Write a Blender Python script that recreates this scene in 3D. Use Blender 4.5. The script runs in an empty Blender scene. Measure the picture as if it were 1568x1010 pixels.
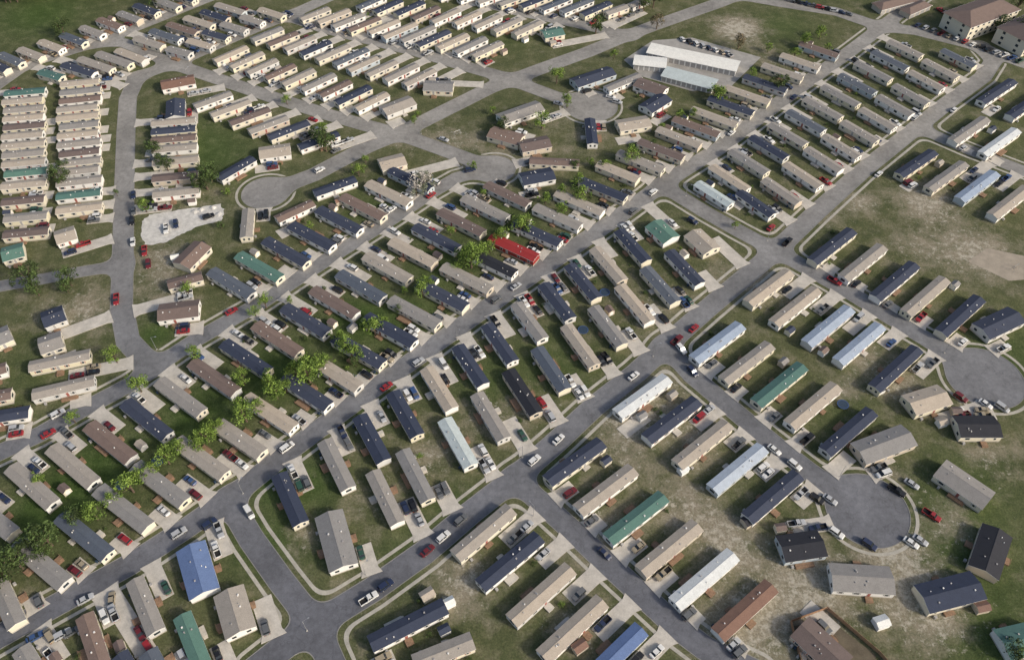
import bpy, math, random
import numpy as np
random.seed(11); np.random.seed(7)
R=random.random
# ---------------------------------------------------------------- survey frame
# Plan positions were digitised on the aerial photograph (1568-unit wide frame) and rectified
# once onto the real ground plane (metres, z up). Everything has metric size and stands on the ground.
H=242.0; FOC=1279.0; PITCH=math.radians(49.5)
SP,CP=math.sin(PITCH),math.cos(PITCH)
def W(px,py,z=0.0):
    u=px-784.0; v=py-505.0
    t=(H-z)/(FOC*SP+v*CP)
    return np.array([u*t,(FOC*CP-v*SP)*t])
scene=bpy.context.scene
col=scene.collection
# ---------------------------------------------------------------- materials
def newmat(name):
    m=bpy.data.materials.new(name); m.use_nodes=True
    nt=m.node_tree; b=nt.nodes["Principled BSDF"]
    return m,nt,b
def noise(nt,scale,detail=4,rough=.6,vec=None):
    n=nt.nodes.new("ShaderNodeTexNoise"); n.inputs["Scale"].default_value=scale
    n.inputs["Detail"].default_value=detail; n.inputs["Roughness"].default_value=rough
    if vec is not None: nt.links.new(vec,n.inputs["Vector"])
    return n.outputs["Fac"]
def ramp(nt,fac,stops):
    r=nt.nodes.new("ShaderNodeValToRGB"); e=r.color_ramp.elements
    while len(e)<len(stops): e.new(.5)
    for i,(p,c) in enumerate(stops):
        e[i].position=p; e[i].color=(c[0],c[1],c[2],1) if not isinstance(c,(int,float)) else (c,c,c,1)
    nt.links.new(fac,r.inputs["Fac"]); return r.outputs["Color"]
def mix(nt,fac,a,b,mode='MIX'):
    n=nt.nodes.new("ShaderNodeMix"); n.data_type='RGBA'; n.blend_type=mode
    for val,idx in ((fac,0),(a,6),(b,7)):
        if isinstance(val,(int,float)): n.inputs[idx].default_value=val if idx==0 else (val,val,val,1)
        elif isinstance(val,tuple): n.inputs[idx].default_value=(*val,1)
        else: nt.links.new(val,n.inputs[idx])
    return n.outputs[2]
def geo(nt):
    g=nt.nodes.new("ShaderNodeNewGeometry"); return g.outputs["Position"]
def mat_simple(name,c,rough=.8,var=.25,scale=1.5,metal=0,spec=.3,fine=12):
    m,nt,b=newmat(name); p=geo(nt)
    f=noise(nt,scale,5,.65,p)
    lo=tuple(x*(1-var) for x in c); hi=tuple(min(1,x*(1+var)) for x in c)
    a=ramp(nt,f,[(.3,lo),(.7,hi)])
    if fine:
        f2=noise(nt,fine,3,.6,p)
        a=mix(nt,.35,a,ramp(nt,f2,[(.3,lo),(.7,hi)]))
    nt.links.new(a,b.inputs["Base Color"]); b.inputs["Roughness"].default_value=rough
    b.inputs["Metallic"].default_value=metal; b.inputs["Specular IOR Level"].default_value=spec
    return m
ROOFC=dict(n=(.040,.050,.080),g=(.27,.255,.235),t=(.345,.31,.265),b=(.165,.125,.11),s=(.095,.112,.14),
 w=(.66,.67,.64),e=(.085,.17,.145),r=(.26,.028,.03),l=(.34,.40,.48),k=(.026,.028,.036),o=(.20,.12,.09),B=(.13,.19,.34),a=(.44,.50,.50))
def roofmat(k,c):
    m,nt,b=newmat("roof_shingles_"+k); p=geo(nt)
    oi=nt.nodes.new("ShaderNodeObjectInfo")
    a=ramp(nt,noise(nt,.5,5,.65,p),[(.3,tuple(x*.82 for x in c)),(.7,tuple(min(1,x*1.15) for x in c))])
    a=mix(nt,.45,a,ramp(nt,noise(nt,4,3,.7,p),[(.3,tuple(x*.65 for x in c)),(.7,tuple(min(1,x*1.35) for x in c))]))
    a=mix(nt,1.0,a,ramp(nt,oi.outputs["Random"],[(0,(.80,.83,.88)),(1,(1.16,1.11,1.05))]),'MULTIPLY')
    nt.links.new(a,b.inputs["Base Color"]); b.inputs["Roughness"].default_value=.85; b.inputs["Specular IOR Level"].default_value=.3
    return m
ROOF={k:roofmat(k,c) for k,c in ROOFC.items()}
WALLC=dict(c=(.66,.61,.49),w=(.75,.74,.71),g=(.54,.54,.53),t=(.52,.45,.36),u=(.42,.48,.52),r=(.26,.035,.03),y=(.64,.59,.44))
WALL={k:mat_simple("wall_siding_"+k,c,.7,.07,1.0,fine=6) for k,c in WALLC.items()}
M_skirt=mat_simple("skirting",(.44,.41,.35),.8)
M_trim=mat_simple("white_trim",(.72,.71,.68),.6,.06)
M_deck=mat_simple("wood_deck",(.24,.155,.10),.85,.35,2)
M_vent=mat_simple("vent_metal",(.35,.34,.33),.5)
M_door=mat_simple("door_paint",(.30,.10,.08),.5)
def glassmat(name,c):
    m,nt,b=newmat(name); b.inputs["Base Color"].default_value=(*c,1); b.inputs["Roughness"].default_value=.12
    b.inputs["Specular IOR Level"].default_value=.6; return m
M_glass=glassmat("window_glass",(.03,.04,.05))
M_cglass=glassmat("car_glass",(.015,.02,.025))
M_tyre=mat_simple("tyre_rubber",(.02,.02,.02),.9)
M_conc=mat_simple("concrete",(.46,.43,.38),.9,.28,.28,fine=3)
M_walk=mat_simple("sidewalk_concrete",(.37,.35,.30),.9,.3,.35,fine=3)
M_kerb=mat_simple("kerb_concrete",(.22,.215,.20),.9,.25,.5)
M_gravel=mat_simple("gravel",(.50,.485,.45),.95,.35,.5,fine=4)
M_yard=mat_simple("gravel_pavement",(.30,.29,.27),.95,.3,.2,fine=3)
M_steel=mat_simple("galvanised_steel",(.4,.41,.42),.4,metal=.6)
M_lens=mat_simple("lamp_lens",(.8,.8,.7),.3)
M_wood=mat_simple("fence_wood",(.30,.18,.11),.9,.3,2)
M_bark=mat_simple("bark",(.11,.08,.06),.95,.3,3)
M_bin=mat_simple("bin_plastic",(.03,.05,.08),.6)
def mk_asphalt():
    m,nt,b=newmat("asphalt"); p=geo(nt)
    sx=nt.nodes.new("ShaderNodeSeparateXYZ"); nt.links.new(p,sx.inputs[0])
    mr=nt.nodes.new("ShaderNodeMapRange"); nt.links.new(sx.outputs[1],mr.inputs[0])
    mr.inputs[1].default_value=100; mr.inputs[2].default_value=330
    # darker, bluish tone in the south, grading to a paler, warmer tone further north
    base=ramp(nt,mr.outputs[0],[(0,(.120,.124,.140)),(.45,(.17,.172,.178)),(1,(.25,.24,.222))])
    blot=ramp(nt,noise(nt,.05,5,.6,p),[(.35,.78),(.65,1.2)])
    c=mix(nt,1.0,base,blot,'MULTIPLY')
    blot=ramp(nt,noise(nt,.45,6,.75,p),[(.3,.76),(.7,1.24)])
    c=mix(nt,1.0,c,blot,'MULTIPLY')
    fine=ramp(nt,noise(nt,4,3,.7,p),[(.3,.85),(.7,1.12)])
    c=mix(nt,1.0,c,fine,'MULTIPLY')
    v=nt.nodes.new("ShaderNodeTexVoronoi"); v.feature='DISTANCE_TO_EDGE'; v.inputs["Scale"].default_value=.12
    n=nt.nodes.new("ShaderNodeTexNoise"); n.inputs["Scale"].default_value=.25; nt.links.new(p,n.inputs["Vector"])
    ad=nt.nodes.new("ShaderNodeVectorMath"); ad.operation='MULTIPLY_ADD'
    nt.links.new(n.outputs["Color"],ad.inputs[0]); ad.inputs[1].default_value=(9,9,0); nt.links.new(p,ad.inputs[2])
    nt.links.new(ad.outputs[0],v.inputs["Vector"])
    cr=ramp(nt,v.outputs["Distance"],[(.006,.84),(.016,1)])
    c=mix(nt,1.0,c,cr,'MULTIPLY')
    nt.links.new(c,b.inputs["Base Color"]); b.inputs["Roughness"].default_value=.85
    b.inputs["Specular IOR Level"].default_value=.3
    return m
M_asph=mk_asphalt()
def mk_grass():
    m,nt,b=newmat("grass_ground"); p=geo(nt)
    at=nt.nodes.new("ShaderNodeAttribute"); at.attribute_name="soil_shade"
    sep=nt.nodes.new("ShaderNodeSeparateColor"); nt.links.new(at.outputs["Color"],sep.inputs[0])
    dry,lush_shade=sep.outputs[0],sep.outputs[1]
    big=noise(nt,.025,5,.6,p); mid=noise(nt,.16,7,.72,p); fin=noise(nt,1.4,5,.78,p)
    g=ramp(nt,big,[(.35,(.070,.082,.036)),(.65,(.118,.120,.062))])
    g2=ramp(nt,mid,[(.30,(.042,.056,.024)),(.50,(.088,.098,.046)),(.70,(.185,.168,.105))])
    g=mix(nt,.66,g,g2)
    g=mix(nt,1.0,g,ramp(nt,fin,[(.28,.55),(.72,1.45)]),'MULTIPLY')
    lg=mix(nt,1.0,g,(.58,.84,.50),'MULTIPLY')  # darker green for lush grass and for the shade painted into the ground
    g=mix(nt,lush_shade,g,lg)
    def ma(op,a,bv,c=None):
        n=nt.nodes.new("ShaderNodeMath"); n.operation=op
        for i,vv in enumerate((a,bv,c)):
            if vv is None: continue
            if isinstance(vv,(int,float)): n.inputs[i].default_value=vv
            else: nt.links.new(vv,n.inputs[i])
        return n.outputs[0]
    dn=ma('ADD',noise(nt,.10,9,.76,p),ma('MULTIPLY',dry,.27))
    dn=ma('ADD',dn,ma('MULTIPLY',lush_shade,-.10))
    df=ramp(nt,dn,[(.53,0.0),(.78,.95)])
    dc=ramp(nt,fin,[(.3,(.145,.128,.09)),(.7,(.34,.30,.225))])
    g=mix(nt,df,g,dc)
    sn=ma('ADD',noise(nt,.38,9,.84,p),ma('MULTIPLY',dry,.145))
    sf=ramp(nt,sn,[(.62,0.0),(.71,.85)])
    g=mix(nt,sf,g,(.43,.40,.33))
    nt.links.new(g,b.inputs["Base Color"]); b.inputs["Roughness"].default_value=.95
    b.inputs["Specular IOR Level"].default_value=.1
    bp=nt.nodes.new("ShaderNodeBump"); bp.inputs["Strength"].default_value=.7; bp.inputs["Distance"].default_value=.4
    nt.links.new(fin,bp.inputs["Height"]); nt.links.new(bp.outputs[0],b.inputs["Normal"])
    return m
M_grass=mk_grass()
def leafmat(name,c):
    m,nt,b=newmat(name); p=geo(nt)
    a=ramp(nt,noise(nt,1.2,3,.6,p),[(.3,tuple(x*.6 for x in c)),(.7,tuple(x*1.4 for x in c))])
    nt.links.new(a,b.inputs["Base Color"]); b.inputs["Roughness"].default_value=.7
    b.inputs["Specular IOR Level"].default_value=.2
    return m
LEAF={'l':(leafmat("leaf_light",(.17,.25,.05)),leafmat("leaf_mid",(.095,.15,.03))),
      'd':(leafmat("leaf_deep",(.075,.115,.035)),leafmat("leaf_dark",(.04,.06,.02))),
      'w':(leafmat("blossom",(.45,.42,.38)),leafmat("blossom_leaf",(.16,.18,.12))),
      'o':(leafmat("bud_brown",(.19,.15,.09)),leafmat("bud_dark",(.10,.09,.05)))}
# ---------------------------------------------------------------- mesh helper
class MB:
    def __init__(s): s.v=[];s.f=[];s.m=[];s.mats=[]
    def mi(s,mat):
        if mat not in s.mats: s.mats.append(mat)
        return s.mats.index(mat)
    def face(s,pts,mat):
        n=len(s.v); s.v+= [tuple(p) for p in pts]; s.f.append(tuple(range(n,n+len(pts)))); s.m.append(s.mi(mat))
    def box(s,x0,x1,y0,y1,z0,z1,mat,bottom=False):
        a=[(x0,y0,z0),(x1,y0,z0),(x1,y1,z0),(x0,y1,z0),(x0,y0,z1),(x1,y0,z1),(x1,y1,z1),(x0,y1,z1)]
        for q in ((4,5,6,7),(0,1,5,4),(1,2,6,5),(2,3,7,6),(3,0,4,7)): s.face([a[i] for i in q],mat)
        if bottom: s.face([a[i] for i in (3,2,1,0)],mat)
    def cyl(s,p,q,r0,r1,n,mat,cap=True):
        p=np.array(p,float);q=np.array(q,float);d=q-p;d/=np.linalg.norm(d)
        a=np.cross(d,[0,0,1]) if abs(d[2])<.9 else np.cross(d,[1,0,0]); a/=np.linalg.norm(a); b=np.cross(d,a)
        A=[p+r0*(a*math.cos(t)+b*math.sin(t)) for t in [2*math.pi*i/n for i in range(n)]]
        B=[q+r1*(a*math.cos(t)+b*math.sin(t)) for t in [2*math.pi*i/n for i in range(n)]]
        for i in range(n): s.face([A[i],B[i],B[(i+1)%n],A[(i+1)%n]][::-1],mat)
        if cap: s.face(B,mat); s.face(A[::-1],mat)
    def mesh(s,name):
        me=bpy.data.meshes.new(name); me.from_pydata(s.v,[],s.f)
        for m in s.mats: me.materials.append(m)
        me.polygons.foreach_set("material_index",s.m); me.update(); return me
def obj(name,me,loc=(0,0,0),rz=0,sc=(1,1,1)):
    o=bpy.data.objects.new(name,me); o.location=loc; o.rotation_euler=(0,0,rz); o.scale=sc; col.objects.link(o); return o
# ---------------------------------------------------------------- roads
ROADS=[ # (pts, width, has_sidewalk)
([(-80,1020),(0,973),(100,918),(200,863),(290,805),(370,748),(440,692),(540,618),(620,560),(700,503),(780,446),(860,391),(940,337),(1000,293),(1040,265),(1100,228),(1160,182),(1230,130),(1300,80),(1350,42),(1410,-5),(1450,-40)],7.7,1),
([(390,1025),(440,985),(492,950),(570,902),(650,845),(720,785),(790,730),(850,678),(910,622),(975,570),(1020,528),(1080,475),(1140,425),(1190,382),(1250,325),(1320,262),(1400,198),(1450,158),(1505,118),(1520,95),(1500,72)],8.0,1),
([(350,765),(385,825),(430,888),(482,955),(512,1025)],7.4,1),
([(790,735),(830,770),(880,815),(930,862),(985,912),(1040,962),(1080,992),(1160,1030)],7.3,1),
([(1020,530),(1060,575),(1120,625),(1180,675),(1240,722),(1328,780)],7.3,1),
([(1015,285),(1080,325),(1130,353),(1190,385),(1240,413),(1300,447),(1370,490),(1420,520),(1508,578)],7.6,1),
([(1415,200),(1480,228),(1568,262),(1650,290)],7.6,1),
([(-60,720),(0,692),(60,665),(130,625),(200,588),(240,560),(300,520),(370,480),(400,463),(450,430),(520,385),(600,335),(660,295),(700,272),(755,258)],7.0,1),
([(210,118),(196,150),(193,200),(190,300),(188,400),(186,470),(196,522),(232,560)],8.2,0),
([(405,295),(440,283),(480,268),(560,226),(610,205),(680,170),(750,135),(830,105),(900,80),(960,55),(1000,40),(1100,5),(1150,-15)],9.0,0),
([(265,98),(330,120),(420,150),(500,175),(560,192),(610,205),(680,230),(755,258)],8.3,0),
([(440,25),(500,45),(560,60),(640,80),(700,98),(770,118),(850,148),(905,162)],8.4,0),
([(210,118),(265,98),(330,70),(400,40),(440,25),(485,5),(540,-20)],8.2,0),
([(-30,150),(0,128),(30,107),(60,93),(110,78),(150,66),(210,42),(270,18),(340,-10)],7.3,0),
([(150,66),(190,66),(230,82),(265,98)],7.3,0),
([(-40,445),(60,428),(130,415),(188,406)],6,0),
([(690,-12),(740,5),(800,20),(880,36),(965,55)],8,0),
([(1100,-12),(1190,4),(1280,18),(1350,42),(1400,47),(1460,62),(1500,72),(1560,95),(1640,120)],9,0),
]
CULS=[((1328,780),13.2),((1508,578),13.8),((905,162),13),((407,295),10.5),((757,259),9.5)]
polys=[(np.array([W(*p) for p in pts]),w,sw) for pts,w,sw in ROADS]
KS=5.0
def smin(a,b,k):
    h=np.maximum(k-np.abs(a-b),0)/k
    return np.minimum(a,b)-h*h*k*.25
def polydist(P,X,Y):
    d=np.full(np.shape(X),1e9)
    for i in range(len(P)-1):
        ax,ay=P[i];bx,by=P[i+1];dx,dy=bx-ax,by-ay
        t=np.clip(((X-ax)*dx+(Y-ay)*dy)/(dx*dx+dy*dy),0,1)
        d=np.minimum(d,np.hypot(X-ax-t*dx,Y-ay-t*dy))
    return d
def sdf(X,Y,only=None):
    out=np.full(np.shape(X),1e3)
    for P,w,sw in polys:
        if only is not None and sw!=only: continue
        out=smin(out,polydist(P,X,Y)-w/2,KS)
    for c,r in CULS:
        c=W(*c); out=smin(out,np.hypot(X-c[0],Y-c[1])-r,KS)
    return out
gx=np.arange(-350,351,1.0); gy=np.arange(60,520,1.0)
GX,GY=np.meshgrid(gx,gy,indexing='ij')
F_all=sdf(GX,GY); F_sw=sdf(GX,GY,1)
def band(name,conds,z,mat,skirt=0):
    G=[s*(F-l) for F,l,s in conds]
    mn=[np.minimum.reduce([g[:-1,:-1],g[1:,:-1],g[1:,1:],g[:-1,1:]]) for g in G]
    mx=[np.maximum.reduce([g[:-1,:-1],g[1:,:-1],g[1:,1:],g[:-1,1:]]) for g in G]
    full=np.logical_and.reduce([m>=0 for m in mn]); anyp=np.logical_and.reduce([m>0 for m in mx])
    mb=MB(); mi=mb.mi(mat); V=mb.v;Fc=mb.f
    idx={}
    def vid(i,j):
        k=(i,j)
        if k not in idx: idx[k]=len(V); V.append((gx[i],gy[j],z))
        return idx[k]
    for i,j in zip(*np.nonzero(full)):
        Fc.append((vid(i,j),vid(i+1,j),vid(i+1,j+1),vid(i,j+1)))
    K=len(G)
    for i,j in zip(*np.nonzero(anyp&~full)):
        poly=[(gx[a],gy[b])+tuple(g[a,b] for g in G) for a,b in ((i,j),(i+1,j),(i+1,j+1),(i,j+1))]
        for k in range(K):
            out=[]
            for q in range(len(poly)):
                A=poly[q];B=poly[(q+1)%len(poly)];a=A[2+k];b=B[2+k]
                if a>=0: out.append(A)
                if (a>=0)!=(b>=0):
                    t=a/(a-b); C=[A[m]+t*(B[m]-A[m]) for m in range(2+K)]; C[2+k]=0.0; out.append(tuple(C))
            poly=out
            if len(poly)<3: break
        if len(poly)<3: continue
        n=len(V); V.extend((p[0],p[1],z) for p in poly); Fc.append(tuple(range(n,n+len(poly))))
        if skirt:
            for q in range(len(poly)):
                A=poly[q];B=poly[(q+1)%len(poly)]
                if any(abs(A[2+k])<1e-9 and abs(B[2+k])<1e-9 for k in range(K)):
                    n=len(V); V.extend([(A[0],A[1],z),(A[0],A[1],z-skirt),(B[0],B[1],z-skirt),(B[0],B[1],z)]); Fc.append((n,n+1,n+2,n+3))
    mb.m=[mi]*len(Fc)
    return obj(name,mb.mesh(name))
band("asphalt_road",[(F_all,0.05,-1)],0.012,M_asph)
band("road_kerb",[(F_all,0.0,1),(F_all,0.24,-1)],0.10,M_kerb,.10)
band("sidewalk_pavement",[(F_sw,1.7,1),(F_sw,2.8,-1),(F_all,.8,1)],0.06,M_walk,.06)
# ---------------------------------------------------------------- ground
DRY=[(1050,780,70,.9),(1070,680,50,.8),(950,700,60,.7),(1150,960,110,1),(1250,890,90,1),(1420,930,90,1.1),(1340,560,60,.7),(1180,440,50,1),
(1420,310,60,1.1),(1320,310,30,1),(1500,390,70,1.1),(1400,380,60,.6),(1130,45,45,1.5),(1520,700,60,.7),(650,700,60,.7),(520,640,50,.3),(1380,730,60,.4),(900,820,70,.8),(960,640,50,.8),
(700,900,60,.6),(700,215,50,.7),(620,210,50,.5),(1270,330,40,.6),(470,820,50,.6),(560,900,50,.6),(250,460,60,.5),(250,400,60,.8),(300,300,60,.5),(1020,620,60,.8),(1370,840,60,.9),(1120,830,50,.9),(880,960,60,.7),(1460,800,60,.7),(740,640,60,.6),(990,470,60,.6),(1180,90,40,.6),(1380,600,40,.7),(1480,620,40,.6),(1290,600,40,.6),(100,480,80,.5),(800,250,80,.5),(900,200,60,.5),(720,880,60,.5),(560,770,50,.5),(820,620,60,.5),(1100,420,60,.5),(130,480,60,.4)]
LUSH_SHADE=[(420,570,80,1),(300,640,80,1),(550,490,70,1),(680,400,70,.9),(150,720,90,1),(60,790,80,1),(480,740,60,.9),(420,740,40,1),(780,340,60,.8),(330,250,90,.6),(560,320,60,.6),(60,20,90,1),(1200,40,60,.6),(780,60,50,.4),(300,210,80,.5),(560,600,80,.7),(640,480,60,.7),(850,560,80,.6),(740,580,60,.6),(400,830,60,.9),(1480,850,120,.6),(1540,1000,90,.8),(620,850,60,.5),(240,510,40,1),(60,560,90,.4),(500,850,50,.3),(700,780,50,.7),(860,710,50,.5),(1300,640,60,.4),(1480,740,90,.5),(1540,540,90,.6)]  # lush lawn strips; also house shade and dim frame corners put into the colour
def ground():
    xs=np.concatenate([[-4000,-1500,-700,-480],np.arange(-390,391,3.0),[480,700,1500,4000]])
    ys=np.concatenate([[-3000,-1000,-300,-60],np.arange(30,571,3.0),[660,800,1600,5000]])
    X,Y=np.meshgrid(xs,ys,indexing='ij'); n,m=X.shape
    me=bpy.data.meshes.new("grass_ground")
    V=np.stack([X.ravel(),Y.ravel(),np.zeros(X.size)],1)
    I=np.arange(n*m).reshape(n,m)
    F=np.stack([I[:-1,:-1],I[1:,:-1],I[1:,1:],I[:-1,1:]],-1).reshape(-1,4)
    me.from_pydata(V.tolist(),[],F.tolist()); me.materials.append(M_grass)
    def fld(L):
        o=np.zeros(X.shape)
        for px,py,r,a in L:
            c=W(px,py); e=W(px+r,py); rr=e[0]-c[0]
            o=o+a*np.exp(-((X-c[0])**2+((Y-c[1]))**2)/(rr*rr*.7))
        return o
    d=fld(DRY).clip(0,1.4); l=fld(LUSH_SHADE).clip(0,1)
    a=me.color_attributes.new("soil_shade",'FLOAT_COLOR','POINT')
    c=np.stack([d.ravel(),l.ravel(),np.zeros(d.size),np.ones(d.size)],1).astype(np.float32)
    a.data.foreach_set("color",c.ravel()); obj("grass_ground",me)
ground()
# ---------------------------------------------------------------- homes
def home_mesh(L,Wd,roof,wall,big=False):
    mb=MB(); hx=L/2; hy=Wd/2; sk=.65; wt=3.05; rise=Wd/2*(.28 if not big else .31); zr=wt+rise
    R_=ROOF[roof]; Wm=WALL[wall]
    mb.box(-hx+.04,hx-.04,-hy+.04,hy-.04,0,sk,M_skirt)
    for s in(-1,1):
        mb.face([(-hx,s*hy,sk),(hx,s*hy,sk),(hx,s*hy,wt),(-hx,s*hy,wt)][::s],Wm)
        mb.face([(s*hx,-hy,sk),(s*hx,hy,sk),(s*hx,hy,wt),(s*hx,0,zr-.03),(s*hx,-hy,wt)][::s],Wm)
    oe=.22; oy=.25; ey=hy+oy; k=rise/hy; ze=wt-oy*k+.06; zt=zr+.06; t=.16
    x0,x1=-hx-oe,hx+oe
    for s in(-1,1):
        mb.face([(x0,s*ey,ze),(x1,s*ey,ze),(x1,0,zt),(x0,0,zt)][::s],R_)
        mb.face([(x0,s*ey,ze-t),(x1,s*ey,ze-t),(x1,0,zt-t),(x0,0,zt-t)][::-s],M_trim)
        mb.face([(x0,s*ey,ze-t),(x1,s*ey,ze-t),(x1,s*ey,ze),(x0,s*ey,ze)][::s],M_trim)
        for x,q in((x0,-1),(x1,1)):
            mb.face([(x,s*ey,ze-t),(x,s*ey,ze),(x,0,zt),(x,0,zt-t)],M_trim)
    for s in(-1,1):
        mb.face([(x0+.02,s*.16,zt-.16*k+.03),(x1-.02,s*.16,zt-.16*k+.03),(x1-.02,0,zt+.035),(x0+.02,0,zt+.035)][::s],R_)
    for i in range(4 if not big else 5):
        x=-hx+L*(.12+.76*R()); y=(.25+.35*R())*hy*random.choice((-1,1)); z=zt-abs(y)*k
        r=.11+.12*R(); mb.box(x-r,x+r,y-r,y+r,z-.1,z+.3,M_vent if R()<.6 else M_trim)
    def win(axis,pos,s,w,h,zc):
        for gr,pr,mt in((.10,.03,M_trim),(0,.05,M_glass)):
            a,b=pos-w/2-gr,pos+w/2+gr;z0,z1=zc-h/2-gr,zc+h/2+gr
            if axis=='y':
                y=s*(hy+pr); yb=s*(hy-.02)
                mb.face([(a,y,z0),(b,y,z0),(b,y,z1),(a,y,z1)][::s],mt)
                if gr:
                    mb.face([(a,y,z1),(b,y,z1),(b,yb,z1),(a,yb,z1)],mt); mb.face([(a,y,z0),(b,y,z0),(b,yb,z0),(a,yb,z0)],mt)
                    mb.face([(a,y,z0),(a,y,z1),(a,yb,z1),(a,yb,z0)],mt); mb.face([(b,y,z0),(b,y,z1),(b,yb,z1),(b,yb,z0)],mt)
            else:
                x=s*(hx+pr)
                mb.face([(x,a,z0),(x,b,z0),(x,b,z1),(x,a,z1)][::s],mt)
    shut=random.choice((None,M_door,M_vent,M_skirt))
    for s in(-1,1):
        n=max(2,int(L/4.2)); dpos=-hx+L*(.35+.25*R())
        for i in range(n):
            p=-hx+L*(i+.5)/n+(R()-.5)*.8
            if abs(p-dpos)<1.4: continue
            ww=random.choice((.8,1.1,1.6)); win('y',p,s,ww,1.05,1.95)
            if shut:
                for q in(-1,1):
                    xa=p+q*(ww/2+.3); y=s*(hy+.035); mb.face([(xa-.15,y,1.4),(xa+.15,y,1.4),(xa+.15,y,2.5),(xa-.15,y,2.5)][::s],shut)
        a,b=dpos-.45,dpos+.45; y=s*(hy+.04)
        mb.face([(a-.1,y,sk),(b+.1,y,sk),(b+.1,y,2.8),(a-.1,y,2.8)][::s],M_trim)
        y=s*(hy+.06)
        mb.face([(a,y,sk+.05),(b,y,sk+.05),(b,y,2.7),(a,y,2.7)][::s],M_door if R()<.4 else M_vent)
        dw=.8+R()*(2.0 if R()<.35 else .4); dd=1.3+R()*1.3
        if s==1: y0,y1=hy+.07,hy+.07+dd
        else: y0,y1=-hy-.07-dd,-hy-.07
        mt=M_deck if R()<.75 else M_conc
        mb.box(dpos-dw,dpos+dw,y0,y1,.0,sk-.06,mt)
        for q in range(2): mb.box(dpos+dw+.003+.3*q,dpos+dw+.3+.3*q,y0+.1,y1-.1,0,.4-.2*q,mt)
        if mt is M_deck:
            yo=y1-.06 if s==1 else y0
            mb.box(dpos-dw,dpos+dw,yo,yo+.06,sk+.75,sk+.85,mt)
            for q in(-1,0,1): mb.box(dpos+q*(dw-.06)-.04,dpos+q*(dw-.06)+.04,yo+.005,yo+.055,sk-.06,sk+.75,mt)
        if R()<.5:
            xa=-hx+L*(.1+.1*R()); mb.box(xa-.4,xa+.4,s*(hy+.8)-.4,s*(hy+.8)+.4,0,.85,M_vent)
    for s in(-1,1):
        if R()<.75:
            if big: win('x',-hy*.5,s,1.3,1.1,1.95); win('x',hy*.5,s,1.3,1.1,1.95)
            else:
                if R()<.6: win('x',0,s,1.9,1.15,1.95)
                else: win('x',-1.0,s,.8,1.1,1.95); win('x',1.0,s,.8,1.1,1.95)
    return mb.mesh("mobile_home"),zr
HOMES=[]
def add_home(A,B,roof,wall,Wd,big):
    A=np.array(A);B=np.array(B)
    c=(A+B)/2;d=B-A;L=float(np.hypot(*d));ang=math.atan2(d[1],d[0])
    L=max(7.0,L-.9)
    me,zr=home_mesh(L,Wd,roof,wall,big)
    obj("mobile_home",me,(c[0],c[1],0),ang)
    HOMES.append((c,L,ang,Wd,roof))
def pickwall(r):
    if r=='r': return 'r'
    if r in 'lBa': return random.choice('wwug')
    if r=='w': return 'w'
    return random.choices('cwgtuy',[5,5,1.2,1.0,.5,1.5])[0]
def row(s,snap=.75):
    hs=[]
    for tok in s.split():
        a=tok.split(','); big=len(a)>5 and 'D' in a[5]
        x1,y1,x2,y2=map(float,a[:4]); z=3.6 if not big else 4.1
        A=W(x1,y1,z);B=W(x2,y2,z); hs.append([A,B,a[4],big])
    angs=[math.atan2(*(h[1]-h[0])[::-1]) for h in hs]
    Ls=[np.hypot(*(h[1]-h[0])) for h in hs]
    sg=[(a,l) for a,l,h in zip(angs,Ls,hs) if not h[3]]
    if sg and snap>0:
        am=math.atan2(np.mean([math.sin(a) for a,_ in sg]),np.mean([math.cos(a) for a,_ in sg])); lm=np.median([l for _,l in sg])
    for h,a,l in zip(hs,angs,Ls):
        big=h[3]
        if snap>0 and not big and abs(a-am)<.35:
            a=a+(am-a)*snap; l=l+(lm-l)*.5
        c=(h[0]+h[1])/2; d=np.array([math.cos(a),math.sin(a)])*l/2
        add_home(c-d,c+d,h[2],pickwall(h[2]),8.6 if big else 4.75+R()*.3,big)
def interp(f,l,n,codes=None):
    fa,fb=W(f[0],f[1],3.6),W(f[2],f[3],3.6); la,lb=W(l[0],l[1],3.6),W(l[2],l[3],3.6)
    for i in range(n):
        t=i/(n-1) if n>1 else 0
        sh=(R()-.5)*2.4
        A=fa+(la-fa)*t;B=fb+(lb-fb)*t; u=(B-A)/np.hypot(*(B-A))
        r=codes[i%len(codes)] if codes else random.choice('gttbntngstg')
        add_home(A+u*sh,B+u*(sh-2.2+(R()-.5)*3),r,pickwall(r),4.7+R()*.3,False)
row("15,712,80,772,g 78,682,142,740,g 135,648,200,702,b 192,612,255,668,n 243,580,308,632,g 292,552,362,600,b 340,523,412,568,n 390,494,458,540,b 433,469,502,508,n 476,442,547,480,b 517,416,588,456,s 558,389,628,427,t 597,367,667,402,t 634,344,702,380,n 672,321,741,356,b 708,300,778,333,g 744,280,810,312,b")
row("-45,772,18,810,g 22,828,100,893,g 90,787,165,850,s 147,745,228,808,g 205,708,283,770,g 270,670,343,728,t 335,648,398,692,t 375,605,450,655,t 437,575,500,622,n 492,552,543,592,t 510,515,588,556,n 558,482,636,525,n 597,455,672,497,g 640,430,714,470,n 677,405,752,443,t 715,382,790,418,k 750,362,823,392,r 785,340,860,370,n 818,315,890,345,g 850,293,925,324,t 888,276,960,300,n 918,250,975,272,t 945,232,1018,258,g 978,215,1048,240,b 1008,195,1072,222,t 1030,180,1103,205,b 1058,165,1130,190,t 1085,148,1155,172,n 1110,132,1180,155,t 1140,115,1205,137,n 1170,98,1228,118,g 1200,82,1252,103,t 1230,64,1280,85,b")
row("-20,892,37,948,g 132,938,150,1020,b 205,880,238,972,g 283,937,303,1020,e")
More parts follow.
